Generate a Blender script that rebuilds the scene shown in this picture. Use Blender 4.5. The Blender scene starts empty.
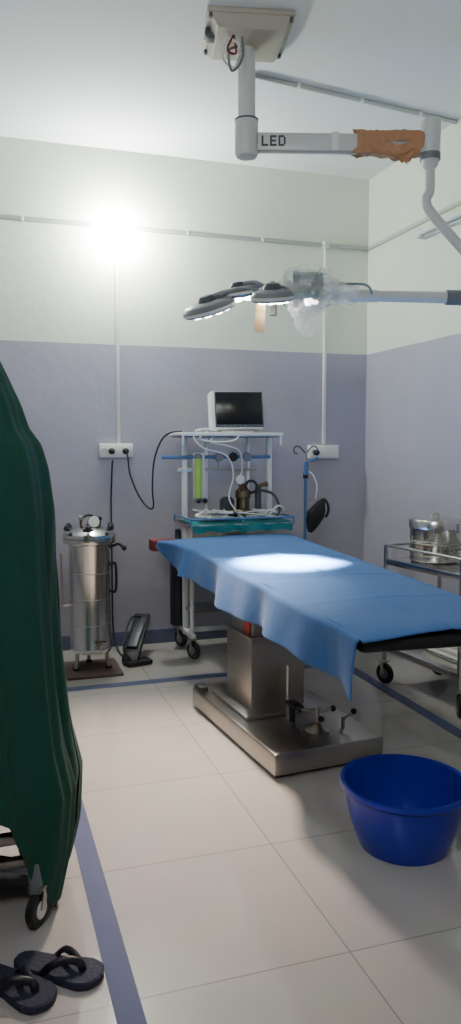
import bpy, bmesh, math, random
from mathutils import Vector, Matrix, noise
random.seed(7)
V=Vector
# ---------------------------------------------------------------- materials
def s2l(c):
    return tuple(((x/255)/12.92 if x/255<=0.04045 else (((x/255)+0.055)/1.055)**2.4) for x in c)+(1.0,)
def mat(name,col,rough=0.5,metal=0.0,nscale=0,namt=0.0,bump=0.0,bscale=40,emit=0,ecol=None,alpha=1.0,trans=0.0,spec=0.5,sheen=0.0,stretch=None):
    m=bpy.data.materials.new(name); m.use_nodes=True; nt=m.node_tree
    b=nt.nodes["Principled BSDF"]; c=s2l(col)
    b.inputs["Base Color"].default_value=c
    b.inputs["Roughness"].default_value=rough; b.inputs["Metallic"].default_value=metal
    b.inputs["Specular IOR Level"].default_value=spec
    if sheen: b.inputs["Sheen Weight"].default_value=sheen
    tc=nt.nodes.new("ShaderNodeTexCoord")
    if nscale:
        n=nt.nodes.new("ShaderNodeTexNoise"); n.inputs["Scale"].default_value=nscale; n.inputs["Detail"].default_value=4
        if stretch:
            mp=nt.nodes.new("ShaderNodeMapping"); mp.inputs["Scale"].default_value=stretch
            nt.links.new(tc.outputs["Object"],mp.inputs[0]); nt.links.new(mp.outputs[0],n.inputs["Vector"])
        else: nt.links.new(tc.outputs["Object"],n.inputs["Vector"])
        r=nt.nodes.new("ShaderNodeMix"); r.data_type='RGBA'
        r.inputs[6].default_value=tuple(x*(1-namt) for x in c[:3])+(1,)
        r.inputs[7].default_value=tuple(min(1,x*(1+namt)) for x in c[:3])+(1,)
        nt.links.new(n.outputs["Fac"],r.inputs[0]); nt.links.new(r.outputs[2],b.inputs["Base Color"])
    if bump:
        n2=nt.nodes.new("ShaderNodeTexNoise"); n2.inputs["Scale"].default_value=bscale; n2.inputs["Detail"].default_value=3
        nt.links.new(tc.outputs["Object"],n2.inputs["Vector"])
        bp=nt.nodes.new("ShaderNodeBump"); bp.inputs["Strength"].default_value=bump; bp.inputs["Distance"].default_value=0.01
        nt.links.new(n2.outputs["Fac"],bp.inputs["Height"]); nt.links.new(bp.outputs[0],b.inputs["Normal"])
    if emit:
        b.inputs["Emission Color"].default_value=s2l(ecol or col); b.inputs["Emission Strength"].default_value=emit
    if trans: b.inputs["Transmission Weight"].default_value=trans
    if alpha<1: b.inputs["Alpha"].default_value=alpha
    return m
def wall_material(name):
    m=bpy.data.materials.new(name); m.use_nodes=True; nt=m.node_tree; b=nt.nodes["Principled BSDF"]
    g=nt.nodes.new("ShaderNodeNewGeometry"); sp=nt.nodes.new("ShaderNodeSeparateXYZ"); nt.links.new(g.outputs["Position"],sp.inputs[0])
    n=nt.nodes.new("ShaderNodeTexNoise"); n.inputs["Scale"].default_value=1.6; n.inputs["Detail"].default_value=5; nt.links.new(g.outputs["Position"],n.inputs["Vector"])
    ad=nt.nodes.new("ShaderNodeMath"); ad.operation='MULTIPLY_ADD'; ad.inputs[1].default_value=0.012; nt.links.new(n.outputs["Fac"],ad.inputs[0]); nt.links.new(sp.outputs[2],ad.inputs[2])
    gt=nt.nodes.new("ShaderNodeMath"); gt.operation='GREATER_THAN'; gt.inputs[1].default_value=2.082; nt.links.new(ad.outputs[0],gt.inputs[0])
    def two(a,c):
        x=nt.nodes.new("ShaderNodeMix"); x.data_type='RGBA'; x.inputs[6].default_value=s2l(a); x.inputs[7].default_value=s2l(c); nt.links.new(n.outputs["Fac"],x.inputs[0]); return x
    lo=two((148,145,156),(178,174,186)); hi=two((212,217,200),(228,231,216))
    mx=nt.nodes.new("ShaderNodeMix"); mx.data_type='RGBA'; nt.links.new(gt.outputs[0],mx.inputs[0]); nt.links.new(lo.outputs[2],mx.inputs[6]); nt.links.new(hi.outputs[2],mx.inputs[7])
    nt.links.new(mx.outputs[2],b.inputs["Base Color"]); b.inputs["Roughness"].default_value=0.5
    n2=nt.nodes.new("ShaderNodeTexNoise"); n2.inputs["Scale"].default_value=14; nt.links.new(g.outputs["Position"],n2.inputs["Vector"])
    bp=nt.nodes.new("ShaderNodeBump"); bp.inputs["Strength"].default_value=0.25; bp.inputs["Distance"].default_value=0.01; nt.links.new(n2.outputs["Fac"],bp.inputs["Height"]); nt.links.new(bp.outputs[0],b.inputs["Normal"])
    return m
def floor_material():
    m=bpy.data.materials.new("vitrified_tiles"); m.use_nodes=True; nt=m.node_tree; b=nt.nodes["Principled BSDF"]
    g=nt.nodes.new("ShaderNodeNewGeometry"); mp=nt.nodes.new("ShaderNodeMapping"); mp.inputs["Location"].default_value=(-0.33+6.1,0.01+6.1,0)
    nt.links.new(g.outputs["Position"],mp.inputs[0])
    br=nt.nodes.new("ShaderNodeTexBrick"); br.offset=0; br.squash=1; br.inputs["Scale"].default_value=1
    br.inputs["Brick Width"].default_value=0.61; br.inputs["Row Height"].default_value=0.61; br.inputs["Mortar Size"].default_value=0.0026; br.inputs["Mortar Smooth"].default_value=0.2
    br.inputs["Color1"].default_value=s2l((184,177,171)); br.inputs["Color2"].default_value=s2l((180,173,168)); br.inputs["Mortar"].default_value=s2l((148,140,134))
    nt.links.new(mp.outputs[0],br.inputs["Vector"])
    n=nt.nodes.new("ShaderNodeTexNoise"); n.inputs["Scale"].default_value=5; n.inputs["Detail"].default_value=8; nt.links.new(g.outputs["Position"],n.inputs["Vector"])
    hs=nt.nodes.new("ShaderNodeMix"); hs.data_type='RGBA'; hs.blend_type='MULTIPLY'; hs.inputs[0].default_value=0.15
    nt.links.new(br.outputs["Color"],hs.inputs[6]); nt.links.new(n.outputs["Color"],hs.inputs[7]); nt.links.new(hs.outputs[2],b.inputs["Base Color"])
    b.inputs["Roughness"].default_value=0.06; b.inputs["Specular IOR Level"].default_value=0.7
    return m
M=dict(
 wall=wall_material("painted_wall"), floor=floor_material(),
 ceil=mat("ceiling_paint",(226,229,229),0.8,nscale=2,namt=.04,bump=.15,bscale=8),
 stripe=mat("blue_grey_border_tile",(90,95,124),0.6,nscale=6,namt=.08,spec=.12),
 base=mat("skirting_tile",(88,92,118),0.3,nscale=6,namt=.08),
 conduit=mat("pvc_conduit",(182,184,178),0.5,nscale=3,namt=.03),
 conduitw=mat("pvc_conduit_white",(222,222,216),0.5,nscale=3,namt=.03),
 white=mat("white_enamel",(218,220,218),0.35,nscale=8,namt=.03),
 arm=mat("white_powder_coat",(196,198,196),0.35,nscale=8,namt=.03),
 plate=mat("aged_cream_plate",(170,163,150),0.5,nscale=8,namt=.06),
 grey=mat("grey_plastic",(110,114,118),0.45,nscale=10,namt=.06),
 dgrey=mat("dark_grey_plastic",(62,68,76),0.45,nscale=10,namt=.06),
 black=mat("black_rubber",(16,16,18),0.55,nscale=20,namt=.1),
 screen=mat("monitor_glass",(8,10,14),0.2,nscale=3,namt=.1),
 steel=mat("brushed_steel",(215,213,208),0.2,1.0,nscale=40,namt=.08,stretch=(1,1,.05)),
 steelc=mat("column_steel",(170,164,156),0.36,1.0,nscale=40,namt=.08,stretch=(1,1,.05)),
 steelw=mat("worn_steel",(176,171,164),0.33,1.0,nscale=9,namt=.12),
 bluesheet=mat("blue_cotton_sheet",(44,92,150),0.85,nscale=120,namt=.05,bump=.25,bscale=18,sheen=.08),
 green=mat("green_surgical_cloth",(2,66,52),0.9,nscale=90,namt=.08,bump=.35,bscale=22,sheen=.03),
 teal=mat("teal_tray_cloth",(24,112,116),0.8,nscale=50,namt=.15,bump=.4,bscale=25),
 tub=mat("blue_plastic",(16,36,165),0.3,nscale=5,namt=.05),
 orange=mat("orange_tape",(172,122,84),0.5,nscale=14,namt=.25,bump=.6,bscale=30),
 tan=mat("tan_paper_tag",(230,195,150),0.7,nscale=30,namt=.1),
 brown=mat("brown_board",(92,74,64),0.6,nscale=8,namt=.2,stretch=(1,8,1)),
 navy=mat("navy_rubber",(36,38,58),0.75,nscale=25,namt=.12,bump=.4,bscale=120),
 strap=mat("strap_rubber",(20,20,30),0.45,nscale=25,namt=.1),
 gtube=mat("green_flow_tube",(160,200,80),0.25,nscale=12,namt=.15,spec=.6),
 blueframe=mat("blue_enamel",(80,110,155),0.35,nscale=10,namt=.08),
 cyl=mat("navy_gas_cylinder",(20,24,40),0.35,nscale=6,namt=.1),
 brass=mat("brass",(120,102,74),0.35,1.0,nscale=8,namt=.1),
 red=mat("red_plastic",(110,28,30),0.5,nscale=8,namt=.1),
 pcb=mat("green_control_panel",(50,100,74),0.4,nscale=60,namt=.5),
 wirew=mat("white_cable",(215,215,210),0.5,nscale=10,namt=.05),
 sticker=mat("red_sticker",(190,60,40),0.5,nscale=20,namt=.2),
 plastic=mat("clear_plastic_wrap",(240,244,244),0.15,alpha=.34,nscale=9,namt=.05,bump=.8,bscale=16),
 led=mat("led_lens",(255,250,235),0.4,emit=22,nscale=3,namt=.01),
 bulb=mat("led_bulb",(250,255,250),0.4,emit=900,ecol=(248,255,246),nscale=3,namt=.01),
 tubelamp=mat("fluorescent_tube",(255,255,250),0.4,emit=6,nscale=3,namt=.01),
 tubeoff=mat("tube_glass_unlit",(225,228,226),0.25,nscale=3,namt=.02),
 gauze=mat("white_linen",(220,218,210),0.9,nscale=40,namt=.06,bump=.4,bscale=30),
)
# ---------------------------------------------------------------- mesh builder
class B:
    def __init__(s,name): s.name=name; s.v=[]; s.f=[]; s.m=[]; s.mats=[]
    def mi(s,k):
        if k not in s.mats: s.mats.append(k)
        return s.mats.index(k)
    def raw(s,verts,faces,k,mx=None):
        o=len(s.v); i=s.mi(k)
        for p in verts:
            p=V(p); s.v.append(mx@p if mx else p)
        for f in faces: s.f.append(tuple(a+o for a in f)); s.m.append(i)
    def box(s,c,size,k,bev=0.004,rot=None):
        bm=bmesh.new(); bmesh.ops.create_cube(bm,size=1)
        for v in bm.verts: v.co=V((v.co.x*size[0],v.co.y*size[1],v.co.z*size[2]))
        if bev>0: bmesh.ops.bevel(bm,geom=list(bm.edges),offset=min(bev,min(size)*.45),segments=2,affect='EDGES',profile=.5)
        bm.verts.index_update()
        R=rot.to_4x4() if rot else Matrix.Identity(4)
        s.raw([v.co.copy() for v in bm.verts],[[v.index for v in f.verts] for f in bm.faces],k,Matrix.Translation(V(c))@R)
        bm.free()
    def bar(s,a,b,w,h,k,bev=.004,up=V((0,0,1))):
        a=V(a);b=V(b);d=(b-a); L=d.length; d.normalize()
        if abs(d.dot(up))>.95: up=V((0,1,0))
        y=up.cross(d).normalized(); z=d.cross(y)
        R=Matrix((d,y,z)).transposed()
        s.box((a+b)/2,(L,w,h),k,bev,R)
    def sweep(s,pts,r,k,n=12,caps=True,flat=1.0):
        pts=[V(p) for p in pts]; N=len(pts); rr=r if isinstance(r,(list,tuple)) else [r]*N
        t=(pts[1]-pts[0]).normalized(); u=V((0,0,1)) if abs(t.z)<.9 else V((1,0,0)); u=(u-t*u.dot(t)).normalized()
        vs=[];fs=[]
        for i,p in enumerate(pts):
            t=(pts[min(i+1,N-1)]-pts[max(i-1,0)])
            if t.length<1e-9: t=V((0,0,1))
            t.normalize(); u=(u-t*u.dot(t)).normalized(); w=t.cross(u)
            for j in range(n):
                a=2*math.pi*j/n; vs.append(p+(u*math.cos(a)*flat+w*math.sin(a))*rr[i])
        for i in range(N-1):
            for j in range(n): fs.append((i*n+j,i*n+(j+1)%n,(i+1)*n+(j+1)%n,(i+1)*n+j))
        if caps: fs.append(tuple(range(n))[::-1]); fs.append(tuple((N-1)*n+j for j in range(n)))
        s.raw(vs,fs,k)
    def rod(s,a,b,r,k,n=16,r2=None): s.sweep([a,b],[r,r2 if r2 is not None else r],k,n)
    def cable(s,pts,r,k,n=8,seg=8): s.sweep(spline(pts,seg),r,k,n)
    def lathe(s,prof,k,c=(0,0,0),n=40,rot=None,sx=1,sy=1):
        vs=[];fs=[]
        for r,z in prof:
            for j in range(n):
                a=2*math.pi*j/n; vs.append(V((r*math.cos(a)*sx,r*math.sin(a)*sy,z)))
        for i in range(len(prof)-1):
            for j in range(n): fs.append((i*n+j,i*n+(j+1)%n,(i+1)*n+(j+1)%n,(i+1)*n+j))
        if prof[0][0]>1e-6: fs.append(tuple(range(n))[::-1])
        if prof[-1][0]>1e-6: fs.append(tuple((len(prof)-1)*n+j for j in range(n)))
        R=rot.to_4x4() if rot else Matrix.Identity(4)
        s.raw(vs,fs,k,Matrix.Translation(V(c))@R)
    def torus(s,c,R_,r,k,rot=None,n=32,a0=0,a1=2*math.pi,m=8):
        mx=Matrix.Translation(V(c))@(rot.to_4x4() if rot else Matrix.Identity(4))
        full=abs(a1-a0-2*math.pi)<1e-6
        pts=[mx@V((R_*math.cos(a0+(a1-a0)*i/n),R_*math.sin(a0+(a1-a0)*i/n),0)) for i in range(n+1)]
        s.sweep(pts,r,k,m,caps=not full)
    def ball(s,c,r,k,sc=(1,1,1),n=16,rot=None):
        vs=[];fs=[];h=n//2
        for i in range(h+1):
            th=math.pi*i/h
            for j in range(n):
                a=2*math.pi*j/n; vs.append(V((r*sc[0]*math.sin(th)*math.cos(a),r*sc[1]*math.sin(th)*math.sin(a),r*sc[2]*math.cos(th))))
        for i in range(h):
            for j in range(n): fs.append((i*n+j,(i+1)*n+j,(i+1)*n+(j+1)%n,i*n+(j+1)%n))
        s.raw(vs,fs,k,Matrix.Translation(V(c))@(rot.to_4x4() if rot else Matrix.Identity(4)))
    def grid(s,fn,nu,nv,k,wrap=False):
        vs=[fn(i/nu,j/nv) for i in range(nu+1) for j in range(nv+1)]
        fs=[(i*(nv+1)+j,(i+1)*(nv+1)+j,(i+1)*(nv+1)+j+1,i*(nv+1)+j+1) for i in range(nu) for j in range(nv)]
        s.raw(vs,fs,k)
    def done(s,parent=None,solid=0,angle=38):
        me=bpy.data.meshes.new(s.name); bm=bmesh.new()
        vv=[bm.verts.new(p) for p in s.v]; bm.verts.index_update()
        for f,mi in zip(s.f,s.m):
            f2=[]
            for a in f:
                if a not in f2: f2.append(a)
            try: fc=bm.faces.new([vv[a] for a in f2]); fc.material_index=mi; fc.smooth=True
            except ValueError: pass
        bmesh.ops.remove_doubles(bm,verts=bm.verts,dist=1e-5)
        bmesh.ops.recalc_face_normals(bm,faces=bm.faces)
        for e in bm.edges:
            if len(e.link_faces)==2 and e.calc_face_angle(0)>math.radians(angle): e.smooth=False
        xs=[v.co for v in bm.verts]; lo=V([min(p[i] for p in xs) for i in range(3)]); hi=V([max(p[i] for p in xs) for i in range(3)])
        o=V(((lo.x+hi.x)/2,(lo.y+hi.y)/2,lo.z))
        for v in bm.verts: v.co-=o
        bm.to_mesh(me); bm.free()
        for k in s.mats: me.materials.append(M[k])
        ob=bpy.data.objects.new(s.name,me); ob.location=o; bpy.context.scene.collection.objects.link(ob)
        if solid: 
            md=ob.modifiers.new("thickness",'SOLIDIFY'); md.thickness=solid; md.offset=0
        if parent: ob.parent=parent
        return ob
def spline(pts,seg=8):
    pts=[V(p) for p in pts]; P=[pts[0]*2-pts[1]]+pts+[pts[-1]*2-pts[-2]]; out=[]
    for i in range(1,len(P)-2):
        a,b,c,d=P[i-1],P[i],P[i+1],P[i+2]
        for j in range(seg):
            t=j/seg; out.append(.5*((2*b)+(c-a)*t+(2*a-5*b+4*c-d)*t*t+(3*b-a-3*c+d)*t**3))
    out.append(pts[-1]); return out
def interp(x,tab):
    if x<=tab[0][0]: return tab[0][1]
    for (a,b),(c,d) in zip(tab,tab[1:]):
        if x<=c:
            t=(x-a)/(c-a)
            return b+(d-b)*t
    return tab[-1][1]
def Rz(a): return Matrix.Rotation(math.radians(a),3,'Z')
def Rx(a): return Matrix.Rotation(math.radians(a),3,'X')
def Ry(a): return Matrix.Rotation(math.radians(a),3,'Y')
def caster(b,x,y,r=.05,top=.14,ang=0,wheel='black',hub='grey'):
    R=Rz(ang); ax=R@V((1,0,0))
    c=V((x,y,r))
    rot=Matrix((R@V((0,1,0)),V((0,0,1)),ax)).transposed()
    b.lathe([(r*.3,-.013),(r*.9,-.013),(r,-.007),(r,.007),(r*.9,.013),(r*.3,.013)],wheel,c,28,rot)
    b.lathe([(0.001,-.016),(r*.5,-.016),(r*.5,.016),(0.001,.016)],hub,c,20,rot)
    for sg in(-1,1):
        b.bar(c+ax*.02*sg,c+ax*.02*sg+V((0,0,r+.012))+R@V((0,.015,0)),.022,.004,'steelw',.001,up=ax)
    b.box(c+V((0,0,r+.014))+R@V((0,.012,0)),(.05,.05,.006),'steelw',.001,R)
    b.rod(c+V((0,0,r+.014))+R@V((0,.012,0)),V((x,y,top))+R@V((0,.012,0)),.012,'steelw',10)
# ---------------------------------------------------------------- room
XL,XR,YF,YB,CE=-0.75,2.79,-1.6,5.27,3.35
T=.12
def shell(name,c,size,k):
    b=B(name); b.box(c,size,k,0); return b.done()
shell("floor",((XL+XR)/2,(YF+YB)/2,-T/2),(XR-XL+2*T,YB-YF+2*T,T),'floor')
shell("ceiling",((XL+XR)/2,(YF+YB)/2,CE+T/2),(XR-XL+2*T,YB-YF+2*T,T),'ceil')
shell("wall_back",((XL+XR)/2,YB+T/2,CE/2),(XR-XL+2*T,T,CE),'wall')
shell("wall_front",((XL+XR)/2,YF-T/2,CE/2),(XR-XL+2*T,T,CE),'wall')
shell("wall_left",(XL-T/2,(YF+YB)/2,CE/2),(T,YB-YF,CE),'wall')
shell("wall_right",(XR+T/2,(YF+YB)/2,CE/2),(T,YB-YF,CE),'wall')
for n,c,sz in [("baseboard_back",((XL+XR)/2,YB-.006,.05),(XR-XL,.012,.10)),("baseboard_right",(XR-.006,(YF+YB)/2,.05),(.012,YB-YF-.03,.10)),("baseboard_left",(XL+.006,(YF+YB)/2,.05),(.012,YB-YF-.03,.10))]:
    b=B(n); b.box(c,sz,'base',.002); b.done()
for n,c,sz in [("trim_1",(.315,(YF+4.43)/2,.0008),(.07,4.43-YF,.0016)),("trim_2",(1.25,4.395,.0008),(1.8,.075,.0016)),("trim_3",(2.185,(YF+4.43)/2,.0008),(.07,4.43-YF,.0016))]:
    b=B(n); b.box(c,sz,'stripe',0); b.done()
# conduits
b=B("wall_conduit"); 
b.box(((XL+XR)/2,YB-.008,2.85),(XR-XL,.016,.026),'conduit',.003)
b.box((XR-.008,(YF+YB)/2,2.85),(.016,YB-YF-.04,.026),'conduit',.003)
b.box((.905,YB-.009,2.12),(.026,.018,1.43),'conduitw',.003)
b.box((2.44,YB-.009,2.12),(.026,.018,1.43),'conduitw',.003)
b.box((2.44,YB-.014,2.85),(.05,.028,.05),'conduitw',.004)
b.box((.905,YB-.014,2.85),(.07,.028,.07),'conduitw',.004)
for x in (.3,1.4,1.95): b.box((x,YB-.01,2.85),(.02,.02,.034),'conduitw',.002)
b.done()
b=B("ceiling_conduit"); q0=V((1.42,3.99,CE-.013)); q1=V((XR-.005,4.17,CE-.013)); b.rod(q0,q1,.012,'conduit',12)
for t in (.2,.5,.8): b.box(q0.lerp(q1,t),(.02,.04,.024),'conduitw',.003)
b.done()
# bulb
b=B("wall_light_bulb")
b.lathe([(.04,0),(.04,.012),(.026,.02),(.026,.06),(.02,.065)],'white',(.9,YB-.001,2.80),24,Rx(90))
b.lathe([(.018,.06),(.03,.085),(.046,.115),(.05,.135),(.044,.16),(.026,.176),(.001,.182)],'bulb',(.9,YB-.001,2.80),24,Rx(90))
b.done()
# tube lights
def tube_light(name,p0,p1,n,lamp):
    b=B(name); p0=V(p0);p1=V(p1);n=V(n)
    b.bar(p0+n*.02,p1+n*.02,.04,.05,'white',.006)
    b.rod(p0.lerp(p1,.04)+n*.065,p0.lerp(p1,.96)+n*.065,.016,lamp)
    for t in(.03,.97): b.box(p0.lerp(p1,t)+n*.05,(.05,.05,.05),'white',.006)
    return b.done()
tube_light("tube_light",(XR,4.5,2.755),(XR,3.4,2.755),(-1,0,0),'tubeoff')
tube_light("tube_light",(XL,-.3,2.75),(XL,.9,2.75),(1,0,0),'tubelamp')
# switch boards
def board(name,x0,x1,z0,z1,plugs,nsw):
    b=B(name); y=YB
    b.box(((x0+x1)/2,y-.02,(z0+z1)/2),(x1-x0,.04,z1-z0),'white',.006)
    b.box(((x0+x1)/2,y-.041,(z0+z1)/2),(x1-x0-.02,.004,z1-z0-.02),'conduitw',.001)
    for i in range(nsw): b.box((x0+.02+i*.024,y-.046,(z0+z1)/2+.008),(.014,.01,.026),'white',.003,Rx(8))
    for px in plugs:
        b.box((px,y-.045,(z0+z1)/2),(.05,.006,.055),'white',.003)
        b.lathe([(.022,0),(.022,.02),(.016,.034),(.006,.042)],'black',(px,y-.047,(z0+z1)/2-.004),16,Rx(90))
    return b.done()
board("switchboard",.77,1.0,1.315,1.41,(.85,.945),2)
board("switchboard",2.31,2.55,1.30,1.40,(2.36,),3)
b=B("power_cord"); b.cable([(.945,YB-.095,1.345),(.95,YB-.11,1.31),(.96,5.14,1.20),(1.01,5.10,1.06),(1.07,5.08,.98),(1.10,5.06,.99),(1.09,5.04,1.12),(1.10,5.02,1.30),(1.14,4.98,1.43),(1.19,4.93,1.48),(1.26,4.90,1.487)],.006,'black'); b.done()
# ---------------------------------------------------------------- surgical light
b=B("ceiling_surgical_light")
cx,cy=1.25,3.6
A=Rz(-12)
b.box((cx,cy,CE-.012),(.40,.37,.022),'plate',.004,A)
b.lathe([(.25,0),(.245,-.02),(.21,-.05),(.10,-.065),(.06,-.07)],'plate',(cx,cy,CE-.022),4,Rz(-12+45))
for sx in(-1,1):
    for sy in(-1,1):
        p=V((cx,cy,0))+A@V((sx*.18,sy*.165,0)); b.rod((p.x,p.y,CE-.04),(p.x,p.y,CE-.02),.012,'dgrey',8)
b.box(V((cx,cy,CE-.045))+A@V((-.175,-.02,0)),(.05,.07,.045),'dgrey',.008,A)
b.rod((cx,cy,CE-.09),(cx,cy,2.93),.042,'arm',24)
b.lathe([(.044,.0),(.056,-.01),(.056,-.16),(.05,-.175),(.03,-.18)],'arm',(cx,cy,2.945),28)
b.lathe([(.0575,0),(.0575,-.008)],'dgrey',(cx,cy,2.94),28)
b.cable([(1.13,3.52,3.27),(1.10,3.5,3.2),(1.14,3.5,3.17),(1.18,3.5,3.22),(1.12,3.5,3.24),(1.10,3.5,3.15),(1.16,3.52,3.13),(1.2,3.56,3.2)],.006,'wirew')
b.cable([(1.16,3.52,3.27),(1.16,3.49,3.18),(1.12,3.49,3.19),(1.15,3.5,3.26)],.005,'red')
b.cable([(1.20,3.52,3.28),(1.19,3.49,3.16),(1.14,3.49,3.10),(1.13,3.5,3.19),(1.2,3.54,3.24)],.006,'grey')
D=V((.951,-.309,0)); N=V((-.309,-.951,0))
e=V((2.085,3.33,2.815)); a0=V((cx,cy,2.835))
b.bar(a0+D*.05,e-D*.03+V((0,0,.01)),.055,.085,'arm',.01)
b.bar(a0+D*.40,a0+D*.44,.058,.089,'conduitw',.008)
fr=Matrix((D,V((0,0,1)),-N)).transposed()
def letter(segs,ox):
    for (x,y,w,h) in segs:
        b.box(a0+D*(ox+x)+V((0,0,y))+N*.0285,(w,h,.002),'dgrey',0,fr)
letter([(0,0,.009,.048),(.014,-.02,.026,.009)],.075)
letter([(0,0,.009,.048),(.014,-.02,.026,.009),(.014,0,.022,.008),(.014,.02,.026,.009)],.115)
letter([(0,0,.009,.048),(.012,-.02,.022,.009),(.012,.02,.022,.009),(.025,0,.009,.034)],.155)
# crumpled tape wrapped round the arm
def tape(u,v):
    a=2*math.pi*u; ca,sa=math.cos(a),math.sin(a)
    q=noise.noise(V((ca*1.5,sa*1.5,v*6)))+.5*noise.noise(V((ca*4,sa*4,v*16)))
    px_=math.copysign(abs(ca)**.35,ca)*.036*(1+.22*q); pz=math.copysign(abs(sa)**.35,sa)*.052*(1+.2*q)
    if sa<0: pz-=.018*math.exp(-((v-.66)/.12)**2)
    x=.515+.315*v+(.014*math.sin(a*3+1) if v<.02 or v>.98 else 0)
    return a0+D*x+N*px_+V((0,0,pz-.004))
b.grid(tape,60,40,'orange')
def flap(u,v):
    w=interp(v,[(0,.06),(.5,.045),(1,.015)]); x=.735+(u-.5)*2*w; 
    return a0+D*(x+.02*v)+V((0,0,-.05-.055*v+.010*math.sin(u*9)*v))+N*(.035+.01*math.sin(u*7+v*4))
b.grid(flap,12,8,'orange')
b.lathe([(.02,0),(.042,-.006),(.047,-.02),(.047,-.15),(.044,-.17),(.038,-.215),(.026,-.23)],'arm',e+V((0,0,.13)),28)
b.lathe([(.0485,0),(.0485,-.03)],'grey',e+V((0,0,-.03)),28)
k=V((2.07,3.335,2.54)); j2=V((2.42,3.18,2.10))
b.sweep(spline([e+V((0,0,-.1)),e+V((0,0,-.2)),k+V((0,0,.03)),k+(j2-k)*.08,j2*.5+k*.5,j2],6),.024,'arm',16)
b.lathe([(.03,.07),(.048,.06),(.048,-.06),(.03,-.07)],'grey',j2,24)
hub=V((1.52,3.48,2.12))
h2=hub+(j2-hub)*.32
b.sweep([j2,j2+(hub-j2)*.16,j2+(hub-j2)*.17,h2,h2+(hub-h2)*.3,hub],[.036,.036,.029,.026,.018,.017],'arm',16)
b.rod(j2,j2+(hub-j2)*.30,.036,'grey',18)
b.rod(h2+(j2-h2)*.05,h2+(hub-h2)*.3,.03,'arm',16)
b.cable([h2+V((0,-.02,0)),h2+V((-.06,-.05,.04)),hub+V((.1,-.02,.05)),hub+V((.03,0,.03))],.006,'grey')
b.box(hub+V((-.045,-.10,.025)),(.15,.05,.11),'pcb',.008,Rz(-14))
b.box(hub+V((-.055,-.128,.03)),(.11,.006,.06),'dgrey',.002,Rz(-14))
for i in range(4): b.box(hub+V((-.09+i*.022,-.135,.03)),(.012,.005,.03),'wirew',.001,Rz(-14))
b.rod(hub+V((-.03,-.1,.03)),hub,.02,'grey',12)
b.lathe([(.045,.05),(.055,.03),(.055,-.03),(.04,-.05)],'grey',hub+V((-.06,.04,0)),24)
c0=V((1.36,3.52,2.12))
b.lathe([(.03,.035),(.07,.025),(.085,0),(.07,-.025),(.04,-.03)],'grey',c0,28)
b.rod(hub+V((-.05,.03,0)),c0,.025,'grey')
b.rod(c0+V((0,0,-.03)),c0+V((0,0,-.10)),.018,'grey')
def petal(c,r,R,k1='grey'):
    b.lathe([(.001,.034),(r*.55,.032),(r*.88,.022),(r,.004),(r,-.010),(r*.94,-.020),(r*.86,-.022)],k1,c,40,R)
    b.lathe([(r*1.0,.002),(r*1.014,-.004),(r*1.0,-.012)],'arm',c,40,R)
    b.lathe([(r*.86,-.021),(.001,-.021)],'white',c,40,R)
    for ring,n in((.62,9),(.28,4)):
        for i in range(n):
            a=2*math.pi*i/n; p=c+R@V((r*ring*math.cos(a),r*ring*math.sin(a),-.023))
            b.lathe([(.001,-.008),(r*.13,-.006),(r*.15,.002)],'led',p,12,R)
    b.lathe([(.001,.062),(.03,.058),(.04,.045),(.045,.03)],'dgrey',c,20,R)
    b.torus(c+R@V((0,0,.04)),r*.55,.006,k1,R,20,-.6,.9)
for c,r,R,k1 in [(V((1.065,3.61,2.055)),.13,Ry(-21)@Rx(12),'grey'),(V((1.25,3.70,2.145)),.165,Ry(-11)@Rx(4),'dgrey'),(V((1.29,3.35,2.075)),.10,Ry(-8)@Rx(14),'grey'),(V((1.58,3.68,2.15)),.11,Ry(4),'grey')]:
    petal(c,r,R,k1); b.sweep(spline([c0,c0.lerp(c,.5)+V((0,0,.05)),c+V((0,0,.045))],6),.016,'grey',12)
b.box((1.24,3.38,1.985),(.05,.006,.14),'tan',.002,Ry(3))
b.box((1.24,3.374,2.03),(.05,.006,.05),'tan',.002,Rx(12))
def bag(u,v):
    a=2*math.pi*u
    r=interp(v,[(0,.015),(.12,.04),(.3,.065),(.55,.105),(.8,.115),(.95,.09),(1,.05)])
    p=V((r*math.cos(a),r*.85*math.sin(a),-.22+.33*v))
    q=noise.noise(p*24+V((3,1,0)))
    q2=abs(noise.noise(p*45+V((7,2,0))))
    return V((1.475,3.39,2.12))+V((p.x*(1+q*.35+q2*.3),p.y*(1+q*.35+q2*.3),p.z))+V((q*.012,0,0))
b.grid(bag,50,38,'plastic')
def sleeve(u,v):
    a=2*math.pi*u; c=V((1.53,3.47,2.13)).lerp(V((1.74,3.40,2.12)),v)
    r=.065*(1-.35*v)*(1+.4*noise.noise(V((math.cos(a)*2,math.sin(a)*2,v*7))))
    return c+V((.1*math.cos(a)*r,r*math.cos(a),r*math.sin(a)))
b.grid(sleeve,26,18,'plastic')
b.done()
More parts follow.
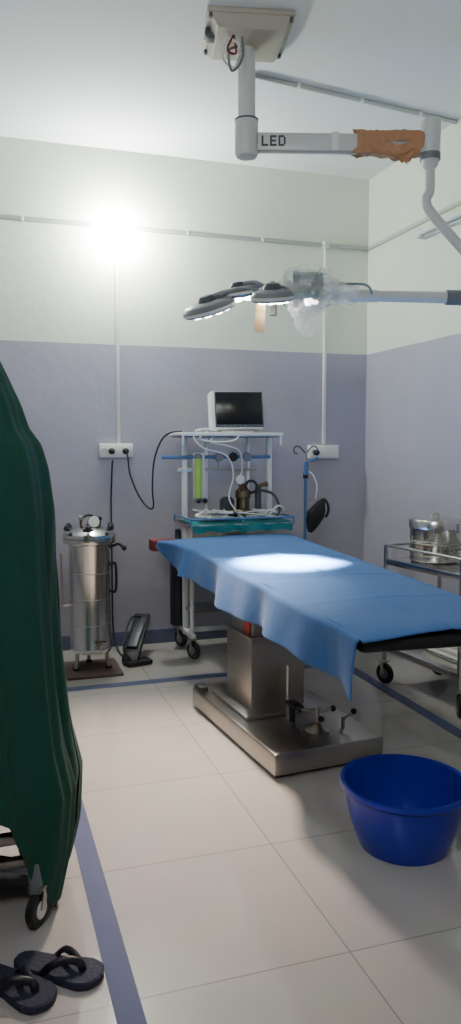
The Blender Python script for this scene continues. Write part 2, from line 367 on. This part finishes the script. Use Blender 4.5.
# ---------------------------------------------------------------- operating table
b=B("operating_table")
RB=Rz(5); bc=V((1.36,3.42,0))
def L(x,y,z): return bc+RB@V((x,y,0))+V((0,0,z))
b.box(L(0,0,.065),(.54,1.0,.10),'steelw',.012,RB)
b.box(L(0,0,.012),(.50,.94,.02),'black',.002,RB)
b.box(L(-.02,.12,.125),(.40,.44,.02),'steelw',.006,RB)
b.box(L(-.02,.12,.30),(.29,.30,.36),'steelc',.01,RB)
b.box(L(-.02,.12,.52),(.25,.26,.36),'steelc',.008,RB)
b.box(L(-.02,.12,.485),(.30,.31,.012),'steelw',.003,RB)
b.box(L(-.150,.05,.55),(.008,.07,.12),'sticker',.001,RB)
b.box(L(-.02,.0,.70),(.34,.8,.04),'steelw',.006,RB)
b.rod(L(.0,-.10,.1),L(.0,-.10,.36),.012,'steelw',12)
b.rod(L(.03,-.33,.115),L(.03,-.33,.22),.011,'steelw',12)
for a in range(0,360,120):
    d=Rz(a+15)@V((.09,0,0)); b.rod(L(.03,-.33,.2),L(.03,-.33,.2)+d,.006,'steelw',8); b.ball(L(.03,-.33,.2)+d,.014,'black')
b.lathe([(.055,0),(.06,.01),(.03,.03),(.015,.04)],'steelw',L(.03,-.33,.115),24)
b.rod(L(-.02,-.18,.115),L(-.02,-.18,.2),.014,'black',12); b.box(L(-.02,-.2,.2),(.05,.10,.02),'black',.006,RB)
b.rod(L(.15,-.35,.16),L(.20,-.36,.19),.007,'steelw',8); b.ball(L(.20,-.36,.19),.014,'black')
b.box(L(-.26,.38,.14),(.05,.08,.03),'black',.008,RB)
b.rod(L(.15,-.35,.115),L(.15,-.35,.17),.009,'steelw',8)
RT=Rz(-4.5); tc=V((1.50,3.28,0))
def Tt(x,y,z): return tc+RT@V((x,y,0))+V((0,0,z))
b.box(Tt(0,.08,.730),(.54,2.1,.03),'dgrey',.006,RT)
for sx in(-1,1):
    b.box(Tt(sx*.30,.1,.725),(.012,1.9,.035),'steel',.003,RT)
    for yy in(-.8,-.3,.3,.9): b.rod(Tt(sx*.26,yy,.725),Tt(sx*.30,yy,.725),.008,'steel',8)
for y0,y1 in((-1.21,-.62),(-.60,.28),(.30,1.21)):
    b.box(Tt(0,(y0+y1)/2,.775),(.60,y1-y0,.045),'black',.018,RT)
b.done()
b=B("blue_drape_sheet")
Y0,Y1=2.075,4.66
def sheet(u,v):
    y=Y0+(Y1-Y0)*v
    xc=1.415+ (y-2.06)*.075
    xl=1.10+(y-2.06)*.03 if y<4.2 else 1.164-(y-4.2)*.24
    xr=xc+.325
    zt=.810
    hz=interp(y,[(2.0,.615),(2.2,.635),(2.6,.64),(3.5,.625),(4.3,.645),(4.5,.68),(4.66,.775)])
    hz+=.010*math.sin(y*5.1)
    nz=noise.noise(V((u*4,y*2.5,0)))
    if u<.3:
        t=1-u/.3
        s=min(1,t/.22)
        x=xl-.018*math.sin(s*math.pi/2)-.03*t*(1 if y<4.3 else .3)
        x+=t*(.022*math.sin(y*8.5+.6)+.012*math.sin(y*17+1))
        if y<2.5: x+=.035*t*(2.5-y)/.44
        if t<.22: z=zt-.02*(t/.22)**2
        else: z=(zt-.02)+(hz-(zt-.02))*((t-.22)/.78)
    elif u<.85:
        t=(u-.3)/.55; x=xl+(xr-xl)*t; z=zt+.006*nz+.008*math.sin(t*math.pi)
        z+=.004*math.sin(y*9+t*4)
        z+=.03*max(0,1-abs(y-4.3)/.5)*math.sin(t*math.pi)*.6
        for yc in (2.62,3.15,3.75): z+=.005*max(0,1-abs(y+.05*t-yc)/.03)
        z+=.005*max(0,1-abs(t-.5)/.03)
    else:
        t=(u-.85)/.15; x=xr+.02*math.sin(t*math.pi/2)+.01*t*math.sin(y*9); z=zt-.17*t
    if v<.03 and .28<u:
        q=1-v/.03; z-=.010*q*q
    yy=y+.010*math.sin(u*13)*(1 if v<.1 or v>.9 else .3)
    x+=.004*nz
    return V((x,yy,z))
b.grid(sheet,100,180,'bluesheet')
b.done(solid=.003)
# ---------------------------------------------------------------- blue tub
b=B("blue_plastic_tub")
b.lathe([(.001,.006),(.138,.006),(.148,.014),(.162,.035),(.182,.09),(.196,.15),(.206,.205),(.209,.228),(.223,.232),(.225,.226),(.223,.212),(.216,.208),(.213,.202),(.209,.199),(.200,.148),(.186,.09),(.167,.035),(.152,.0),(.13,0),(.125,.004),(.001,.004)],'tub',(1.385,2.29,.001),64)
b.done()
# ---------------------------------------------------------------- autoclave
b=B("vertical_autoclave"); ax_,ay=.63,4.76
b.box((ax_+.0,ay-.02,.009),(.34,.36,.018),'brown',.003)
for a in(210,330,90):
    d=Rz(a)@V((.10,0,0)); b.rod((ax_+d.x*1.15,ay+d.y*1.15,.018),(ax_+d.x,ay+d.y,.16),.012,'steelw',10)
    b.rod((ax_+d.x*1.15,ay+d.y*1.15,.018),(ax_+d.x*1.15,ay+d.y*1.15,.03),.02,'black',12)
b.lathe([(.10,.12),(.125,.125),(.13,.14),(.13,.16),(.127,.165),(.127,.78),(.13,.785),(.13,.8),(.158,.802),(.162,.81),(.162,.828),(.158,.832)],'steel',(ax_,ay,0),48)
b.lathe([(.163,.836),(.163,.856),(.15,.862),(.13,.88),(.08,.9),(.03,.906),(.001,.907)],'steel',(ax_,ay,0),48)
for z in(.30,.46,.62): b.torus((ax_,ay,z),.127,.0025,'steelw')
for i in range(6):
    a=math.radians(i*60+20); p=V((ax_+.15*math.cos(a),ay+.15*math.sin(a),.80))
    b.rod(p,p+V((0,0,.10)),.006,'steelw',8)
    t=V((-math.sin(a),math.cos(a),0)); b.bar(p+V((0,0,.09))-t*.03,p+V((0,0,.09))+t*.03,.018,.018,'black',.005)
    b.ball(p+V((0,0,.10)),.018,'black')
b.lathe([(.001,0),(.032,0),(.034,.006),(.034,.02),(.03,.024),(.001,.024)],'white',(ax_+.02,ay-.05,.93),24,Rx(75))
b.lathe([(.036,0),(.036,.02)],'black',(ax_+.02,ay-.048,.93),24,Rx(75))
b.rod((ax_+.02,ay-.04,.89),(ax_+.02,ay-.04,.93),.007,'brass',8)
b.rod((ax_-.05,ay,.89),(ax_-.05,ay,.95),.008,'brass',8); b.ball((ax_-.05,ay,.955),.016,'steelw')
b.rod((ax_+.07,ay+.02,.89),(ax_+.07,ay+.02,.94),.008,'brass',8); b.ball((ax_+.07,ay+.02,.945),.014,'black')
b.torus((ax_,ay,.92),.05,.006,'black',Rx(90),16,0,math.pi)
b.cable([(ax_-.13,ay-.02,.75),(ax_-.17,ay-.03,.75),(ax_-.175,ay-.03,.70),(ax_-.175,ay-.03,.45),(ax_-.17,ay-.03,.42),(ax_-.13,ay-.02,.42)],.008,'steelw')
b.cable([(ax_+.12,ay-.03,.77),(ax_+.17,ay-.05,.79),(ax_+.20,ay-.06,.77)],.009,'black')
b.ball((ax_+.205,ay-.06,.765),.016,'black')
b.cable([(ax_+.12,ay-.03,.66),(ax_+.155,ay-.03,.66),(ax_+.155,ay-.03,.5),(ax_+.12,ay-.03,.5)],.008,'black')
b.rod((ax_+.03,ay-.12,.2),(ax_+.04,ay-.17,.2),.009,'brass',10); b.bar((ax_+.01,ay-.17,.215),(ax_+.07,ay-.17,.215),.01,.01,'black')
b.done()
b=B("suction_foot_pedal")
b.bar((.87,4.76,.022),(1.03,5.10,.25),.11,.035,'black',.014)
b.bar((.84,4.76,.018),(1.01,4.80,.018),.11,.03,'black',.01)
b.bar((.90,4.83,.10),(1.01,5.04,.235),.07,.02,'dgrey',.008)
b.cable([(.88,4.76,.04),(.84,4.78,.10),(.87,4.86,.2),(.93,4.98,.26),(1.0,5.04,.25)],.007,'black')
b.cable([(.88,4.82,.03),(.87,4.95,.01),(.86,5.1,.012),(.85,YB-.05,.1),(.845,YB-.03,.25),(.845,YB-.03,.6),(.845,YB-.03,1.0),(.85,YB-.06,1.25),(.85,YB-.10,1.30)],.006,'black')
b.done()
# ---------------------------------------------------------------- anaesthesia machine
b=B("anaesthesia_machine")
x0,x1,yf,yb=1.30,1.905,4.80,5.13
for x in(x0,x1):
    b.box((x,5.0,.80),(.034,.034,1.36),'white',.005)
    b.box((x,(yf+yb)/2,.145),(.034,yb-yf+.04,.034),'white',.005)
    for y in(yf,yb): caster(b,x,y-.012,.06,.135,25)
b.box(((x0+x1)/2,5.0,.145),(x1-x0,.034,.034),'white',.005)
b.box(((x0+x1)/2,4.98,.30),(x1-x0,.26,.02),'grey',.004)
b.rod((x0-.0,4.82,.15),(x0-.0,4.82,.88),.014,'white',12)
b.box((1.565,4.93,1.470),(.70,.34,.022),'white',.006)
b.box((1.565,4.93,1.455),(.66,.30,.012),'grey',.003)
for x in(1.23,1.90):b.rod((x,4.77,1.40),(x,4.77,1.46),.008,'white',8)
b.box(((x0+x1)/2,4.97,.76),(x1-x0-.03,.30,.20),'white',.008)
for z in(.71,.81):
    b.box(((x0+x1)/2,4.817,z),(x1-x0-.08,.012,.085),'conduitw',.004); b.box(((x0+x1)/2,4.805,z),(.14,.014,.014),'grey',.004)
tx0,tx1=1.25,1.95
b.box(((tx0+tx1)/2,4.87,.885),(tx1-tx0,.42,.02),'steelw',.005)
for (a,c) in (((tx0,4.66,.93),(tx1,4.66,.93)),((tx0,4.66,.93),(tx0,5.08,.93)),((tx1,4.66,.93),(tx1,5.08,.93))): b.rod(a,c,.007,'blueframe',10)
for p in((tx0,4.66),(tx1,4.66),(tx0,5.08),(tx1,5.08),(1.6,4.66)): b.rod((p[0],p[1],.885),(p[0],p[1],.93),.006,'blueframe',8)
def cl(u,v):
    x=tx0+.01+(tx1-tx0-.02)*u; y=4.645+.40*v; z=.899+.006*noise.noise(V((x*14,y*14,0)))
    if v<.12: z-=(.12-v)*.45+.006*math.sin(x*40)*(1-v/.12); y=4.645+.40*.12-.048+.01*math.sin(x*33)*(1-v/.12)
    return V((x,y,z+.004))
b.grid(cl,50,24,'teal')
b.rod((1.14,4.97,1.32),(1.90,4.97,1.32),.012,'blueframe',14)
b.box((1.53,4.985,1.235),(.56,.016,.02),'steelw',.003)
b.box((1.45,5.0,1.19),(.02,.02,.58),'white',.003); b.box((1.75,5.0,1.19),(.02,.02,.58),'white',.003)
b.box((1.39,4.965,1.19),(.075,.05,.32),'white',.008)
b.rod((1.375,4.93,1.05),(1.375,4.93,1.31),.022,'gtube',20)
b.rod((1.415,4.935,1.07),(1.415,4.935,1.30),.010,'conduitw',14)
b.lathe([(.028,0),(.028,.02),(.018,.03),(.001,.032)],'grey',(1.375,4.93,1.31),20)
b.lathe([(.028,0),(.028,.02)],'grey',(1.375,4.93,1.03),20)
for i in range(2): b.lathe([(.017,0),(.017,.02),(.012,.028),(.001,.03)],'black',(1.375+i*.045,4.93,1.03),14,Rx(90))
for i in range(3):
    x=1.53+i*.1; b.lathe([(.03,0),(.032,.006),(.03,.02),(.001,.022)],'grey' if i!=1 else 'black',(x,4.965,1.32),20,Rx(90)); b.rod((x,4.96,1.32),(x,4.96,1.24),.006,'steelw',8)
b.lathe([(.055,0),(.06,.01),(.06,.05),(.045,.06),(.045,.13),(.055,.14),(.053,.18),(.032,.20),(.018,.23),(.001,.235)],'brass',(1.69,4.93,.91),28)
b.lathe([(.045,0),(.05,.01),(.05,.12),(.03,.14),(.001,.145)],'dgrey',(1.58,4.94,.91),28)
b.lathe([(.001,0),(.03,0),(.032,.012),(.03,.018),(.001,.018)],'white',(1.65,4.88,1.17),20,Rx(90)); b.rod((1.65,4.885,1.09),(1.65,4.885,1.17),.006,'brass',8)
b.rod((1.80,4.93,.91),(1.80,4.93,1.12),.022,'dgrey',14); b.rod((1.80,4.93,1.12),(1.86,4.90,1.14),.014,'brass',10)
b.torus((1.74,4.90,1.12),.04,.009,'black',Rx(80))
b.cable([(1.46,4.80,1.48),(1.42,4.78,1.42),(1.50,4.76,1.40),(1.62,4.80,1.36),(1.66,4.86,1.25),(1.65,4.88,1.18)],.006,'wirew')
b.cable([(1.36,4.80,1.49),(1.30,4.76,1.45),(1.36,4.74,1.38),(1.52,4.76,1.33),(1.58,4.8,1.2),(1.55,4.8,1.05),(1.62,4.74,.92)],.005,'wirew')
b.cable([(1.40,4.80,1.49),(1.34,4.76,1.44),(1.44,4.74,1.42),(1.56,4.74,1.43),(1.62,4.78,1.47)],.005,'wirew')
b.cable([(1.33,4.82,1.49),(1.36,4.78,1.50),(1.42,4.79,1.50),(1.46,4.80,1.49)],.008,'wirew')
for i in range(14):
    rx=random.uniform(1.36,1.84); ry=random.uniform(4.72,4.84); pts=[]
    for j in range(6): pts.append((rx+random.uniform(-.12,.12),ry+random.uniform(-.05,.06),.915+.008*j+random.uniform(0,.03)))
    b.cable(pts,.005 if i%3 else .009,'wirew' if i%4 else 'steelw')
b.cable([(1.80,4.9,1.10),(1.87,4.82,1.07),(1.89,4.76,.98),(1.84,4.72,.93),(1.74,4.72,.92)],.010,'dgrey')
b.cable([(1.88,4.8,.92),(1.92,4.76,.97),(1.86,4.72,1.0),(1.8,4.74,.93)],.007,'wirew')
b.lathe([(.075,0),(.075,.03)]+[(.06+.012*(i%2),.03+.012*i) for i in range(1,16)]+[(.07,.22),(.001,.225)],'black',(1.62,4.95,.31),24)
for x in(1.275,1.78):
    b.lathe([(.05,0),(.058,.01),(.058,.50),(.045,.56),(.022,.60),(.02,.66),(.001,.665)],'cyl',(x,5.085,.165),28)
b.box((1.12,4.86,.755),(.17,.12,.07),'red',.006); b.bar((1.19,4.9,.76),(1.29,4.98,.76),.02,.012,'steelw')
b.done()
# monitor
b=B("patient_monitor"); R=Rx(-9)@Rz(-4); mc=V((1.625,4.88,1.625))
def Q(x,y,z): return mc+R@V((x,y,z))
b.box(Q(0,.02,0),(.355,.10,.255),'white',.014,R)
b.box(Q(0,.08,-.01),(.26,.05,.18),'grey',.01,R)
b.box(Q(.012,-.031,.004),(.328,.006,.238),'dgrey',.004,R)
b.box(Q(.012,-.034,.010),(.312,.004,.212),'screen',.001,R)
for i in range(5): b.box(Q(-.09+i*.035,-.034,-.106),(.018,.003,.006),'grey',.001,R)
b.box((1.625,4.91,1.4885),(.22,.13,.013),'white',.004)
b.done()
# IV stand with breathing bag
b=B("iv_stand"); px,py=2.15,4.93
b.rod((px,py,.08),(px,py,1.2),.011,'blueframe',14); b.rod((px,py,1.2),(px,py,1.36),.007,'steelw',12)
for i in range(5):
    d=Rz(i*72+20)@V((.19,0,0)); b.bar((px,py,.10),(px+d.x,py+d.y,.075),.02,.018,'blueframe'); caster(b,px+d.x,py+d.y-.012,.026,.075,i*72)
for sg in(-1,1): b.cable([(px,py,1.34),(px+sg*.05,py,1.39),(px+sg*.085,py,1.38),(px+sg*.085,py,1.35),(px+sg*.06,py,1.34)],.005,'dgrey')
b.lathe([(.018,0),(.018,.05)],'black',(px,py,1.17),14)
b.box((px-.01,py-.03,1.24),(.03,.03,.09),'blueframe',.006)
b.box((px+.05,py-.03,1.30),(.07,.02,.02),'blueframe',.005,Ry(-20))
b.cable([(px,py,1.22),(px+.03,py-.05,1.20),(px+.06,py-.06,1.12),(px+.05,py-.06,1.03)],.006,'wirew')
b.bar((px,py,1.02),(px+.05,py-.06,1.02),.014,.014,'steelw')
def bbag(u,v):
    a=2*math.pi*u
    w=interp(v,[(0,.012),(.1,.03),(.3,.052),(.5,.062),(.7,.05),(.88,.028),(1,.012)])
    cx_=interp(v,[(0,px+.0),(.5,px+.045),(1,px+.10)]); cz=interp(v,[(0,.80),(.5,.925),(1,1.03)])
    q=1+.12*noise.noise(V((math.cos(a)*2,math.sin(a)*2,v*5)))
    return V((cx_+w*math.cos(a)*q,py-.08+w*.5*math.sin(a)*q,cz-.35*w*math.cos(a)))
b.grid(bbag,28,24,'black')
b.cable([(px+.10,py-.08,1.03),(px+.13,py-.08,1.0),(px+.14,py-.08,.95),(px+.12,py-.08,.90)],.010,'black')
b.done()
# ---------------------------------------------------------------- instrument trolley
b=B("instrument_trolley"); RT2=Rz(7); tcn=V((2.475,3.66,0))
def W(x,y,z): return tcn+RT2@V((x,y,0))+V((0,0,z))
hx,hy=.20,.32; ZT=.735
for z,kk in((ZT,'steel'),(.22,'steel')):
    b.box(W(0,0,z),(hx*2,hy*2,.016),kk,.004,RT2)
    for sx in(-1,1): b.box(W(sx*hx,0,z-.01),(.012,hy*2,.035),kk,.003,RT2)
    for sy in(-1,1): b.box(W(0,sy*hy,z-.01),(hx*2,.012,.035),kk,.003,RT2)
for sx in(-1,1):
    for sy in(-1,1):
        p=W(sx*hx,sy*hy,0); b.rod((p.x,p.y,.13),(p.x,p.y,.82),.0125,'steel',14)
        caster(b,p.x,p.y-.012,.06,.14,20 if sy>0 else -25)
for sx in(-1,1):
    b.rod(W(sx*hx,-hy,.82),W(sx*hx,hy,.82),.009,'steel',12)
    b.rod(W(sx*hx,-hy,.29),W(sx*hx,hy,.29),.006,'steel',10)
b.rod(W(-hx,hy,.82),W(hx,hy,.82),.009,'steel',12)
b.done()
b=B("sterilizing_drum"); dc=V((2.445,3.77,ZT+.010))
b.lathe([(.128,0),(.136,.004),(.139,.01),(.139,.20),(.142,.205),(.142,.215)],'steel',dc,48)
b.lathe([(.145,.19),(.145,.232),(.141,.239),(.08,.246),(.001,.248)],'steel',dc,48)
for z in(.04,.105,.12): b.torus(dc+V((0,0,z)),.139,.003,'steelw')
b.torus(dc+V((0,0,.245)),.026,.005,'steelw',Rx(90),14,0,math.pi)
b.box(dc+V((-.075,-.125,.195)),(.03,.012,.05),'steelw',.003,Rz(-30)); b.box(dc+V((.05,-.136,.195)),(.03,.012,.05),'steelw',.003,Rz(20))
for i in range(22):
    a=2*math.pi*i/22; b.ball(dc+V((.139*math.cos(a),.139*math.sin(a),.072)),.005,'black',n=8)
b.done()
b=B("steel_kidney_tray"); kc=W(.0,-.21,ZT+.009)
b.lathe([(.001,.004),(.055,.004),(.075,.03),(.082,.035),(.08,.028),(.06,.0),(.001,0)],'steel',kc,32,RT2,sx=1,sy=1.1); b.done()
b=B("folded_linen"); 
for i in range(4): b.box(W(.03+.008*i,-.04,.245+.03*i),(.24-.01*i,.34-.02*i,.03),'gauze',.012,RT2@Rz(i*3-4))
b.done()
b=B("grey_waste_bin"); b.lathe([(.001,.005),(.085,.005),(.105,.22),(.112,.225),(.112,.215),(.108,.21),(.09,0),(.001,0)],'dgrey',(2.62,4.85,.001),32); b.done()
# ---------------------------------------------------------------- green covered stand
b=B("green_cloth_covered_stand")
prof=[(0,.21),(.06,.225),(.2,.256),(.37,.270),(.5,.245),(.6,.235),(.75,.220),(.9,.210),(1.1,.203),(1.2,.200),(1.33,.183),(1.40,.165),(1.45,.132),(1.52,.112),(1.6,.08),(1.66,.055),(1.75,0.0),(1.8,-.08)]
Xc,Yc=-.22,2.42
def drape(u,v):
    a=2*math.pi*u
    xn=math.cos(a)
    hem=interp(xn,[(-1,.42),(.25,.40),(.45,.34),(.62,.19),(.78,.06),(.88,.012),(.95,.02),(1,.05)])
    if math.sin(a)>.3: hem=.10
    elif math.sin(a)>0: hem=hem+(.10-hem)*math.sin(a)/.3
    z=hem+(1.80-hem)*v
    R_=interp(z,prof)-Xc
    ry=R_*.62
    am=(1-v)**.5
    fold=1+ am*.032*math.sin(a*9+z*1.5)+.018*am*math.sin(a*17+z*3)+.012*am*math.sin(a*31-z*4)
    k=R_*fold
    ca=math.copysign(abs(math.cos(a))**.75,math.cos(a)); sa=math.copysign(abs(math.sin(a))**.75,math.sin(a))
    nz=noise.noise(V((a*1.2,z*2.3,4)))*.015
    return V((Xc+(k+nz)*ca,Yc+(ry*fold+nz)*sa,z))
b.grid(drape,220,80,'green')
vs=[drape(i/48,1) for i in range(48)]+[V((Xc,Yc,1.83))]
b.raw(vs,[(i,(i+1)%48,48) for i in range(48)],'green')
b.rod((Xc,Yc,.12),(Xc,Yc,1.79),.02,'steelw',12)
for sx in(-1,1):
    for sy in(-1,1):
        ex,ey=(.125 if sx>0 else -.5),Yc+sy*.20
        b.bar((Xc,Yc,.17),(ex,ey,.17),.04,.03,'grey'); b.rod((ex,ey,.10),(ex,ey,.45),.024,'grey',14)
        caster(b,ex,ey-.012,.052,.13,-35 if sx>0 else 20,'black','white')
b.bar((.125,Yc-.20,.27),(-.5,Yc-.20,.27),.03,.03,'steelw'); b.bar((.125,Yc-.20,.20),(-.5,Yc-.20,.20),.03,.02,'steelw')
b.done()
# ---------------------------------------------------------------- slippers
def slipper(name,c,ang,left):
    b=B(name); Rr=Rz(ang); L_=.255
    def hw(t): return interp(t,[(0,.012),(.04,.026),(.12,.035),(.3,.038),(.5,.041),(.68,.050),(.82,.054),(.92,.045),(.97,.030),(1,.010)])
    out=[]; n=26
    for i in range(n+1): t=i/n; out.append((hw(t)*1.0+.004*left*math.sin(t*3),(t-.5)*L_))
    for i in range(n,-1,-1): t=i/n; out.append((-hw(t)+.004*left*math.sin(t*3),(t-.5)*L_))
    m=len(out); vs=[]; 
    for (s_,z) in((.95,0),(1,.004),(1,.018),(.96,.022)):
        for x,y in out: vs.append(V((x*s_,y*s_,z)))
    fs=[]
    for l in range(3):
        for i in range(m): fs.append((l*m+i,l*m+(i+1)%m,(l+1)*m+(i+1)%m,(l+1)*m+i))
    fs.append(tuple(range(m))[::-1]); fs.append(tuple(3*m+i for i in range(m)))
    mx=Matrix.Translation(V(c))@Rr.to_4x4()
    b.raw(vs,fs,'navy',mx)
    def P(x,y,z): return mx@V((x,y,z))
    toe=P(.004*left,.075,.022)
    b.sweep(spline([toe,P(.004*left,.065,.042),P(.018,.035,.052),P(.036,.0,.042),P(.040,-.03,.014)],6),.0065,'strap',10,True,1.6)
    b.sweep(spline([toe,P(.004*left,.065,.042),P(-.014,.035,.052),P(-.034,.0,.042),P(-.040,-.03,.014)],6),.0065,'strap',10,True,1.6)
    return b.done()
slipper("flip_flop",(.163,1.985,.001),-124,1)
slipper("flip_flop",(.045,1.95,.001),-138,-1)
# ---------------------------------------------------------------- lights
def light(name,typ,loc,energy,col=(1,1,1),target=None,**kw):
    d=bpy.data.lights.new(name,typ); d.energy=energy; d.color=col
    for k_,v_ in kw.items(): setattr(d,k_,v_)
    o=bpy.data.objects.new(name,d); o.location=loc; bpy.context.scene.collection.objects.link(o)
    if target is not None: o.rotation_euler=(V(target)-V(loc)).to_track_quat('-Z','Y').to_euler()
    return o
light("surgical_beam",'SPOT',(1.39,3.42,1.99),7500,(1,.97,.93),(1.45,3.52,.8),spot_size=math.radians(30),spot_blend=1.0,shadow_soft_size=.03)
light("surgical_beam_side",'SPOT',(1.02,3.56,1.98),400,(1,.80,.67),(.64,2.98,0),spot_size=math.radians(74),spot_blend=1.0,shadow_soft_size=.07)
light("room_tube_glow",'AREA',(XL+.12,.3,2.75),56,(.96,.98,1),(2.0,2.5,2.2),shape='RECTANGLE',size=1.2,size_y=.1)
w=bpy.data.worlds.new("World"); bpy.context.scene.world=w; w.use_nodes=True
w.node_tree.nodes["Background"].inputs[0].default_value=(.7,.75,.8,1); w.node_tree.nodes["Background"].inputs[1].default_value=.05
# ---------------------------------------------------------------- camera
yaw=math.radians(18); p=math.radians(4.97)
F=V((math.sin(yaw)*math.cos(p),math.cos(yaw)*math.cos(p),-math.sin(p))); Rr=V((math.cos(yaw),-math.sin(yaw),0)); U=Rr.cross(F)
cd=bpy.data.cameras.new("camera"); co=bpy.data.objects.new("camera",cd); bpy.context.scene.collection.objects.link(co)
mm=Matrix((Rr,U,-F)).transposed().to_4x4(); mm.translation=V((0,0,1.4)); co.matrix_world=mm
cd.sensor_fit='VERTICAL'; cd.sensor_height=24; cd.lens=770*24/1024; cd.clip_start=.02
bpy.context.scene.camera=co
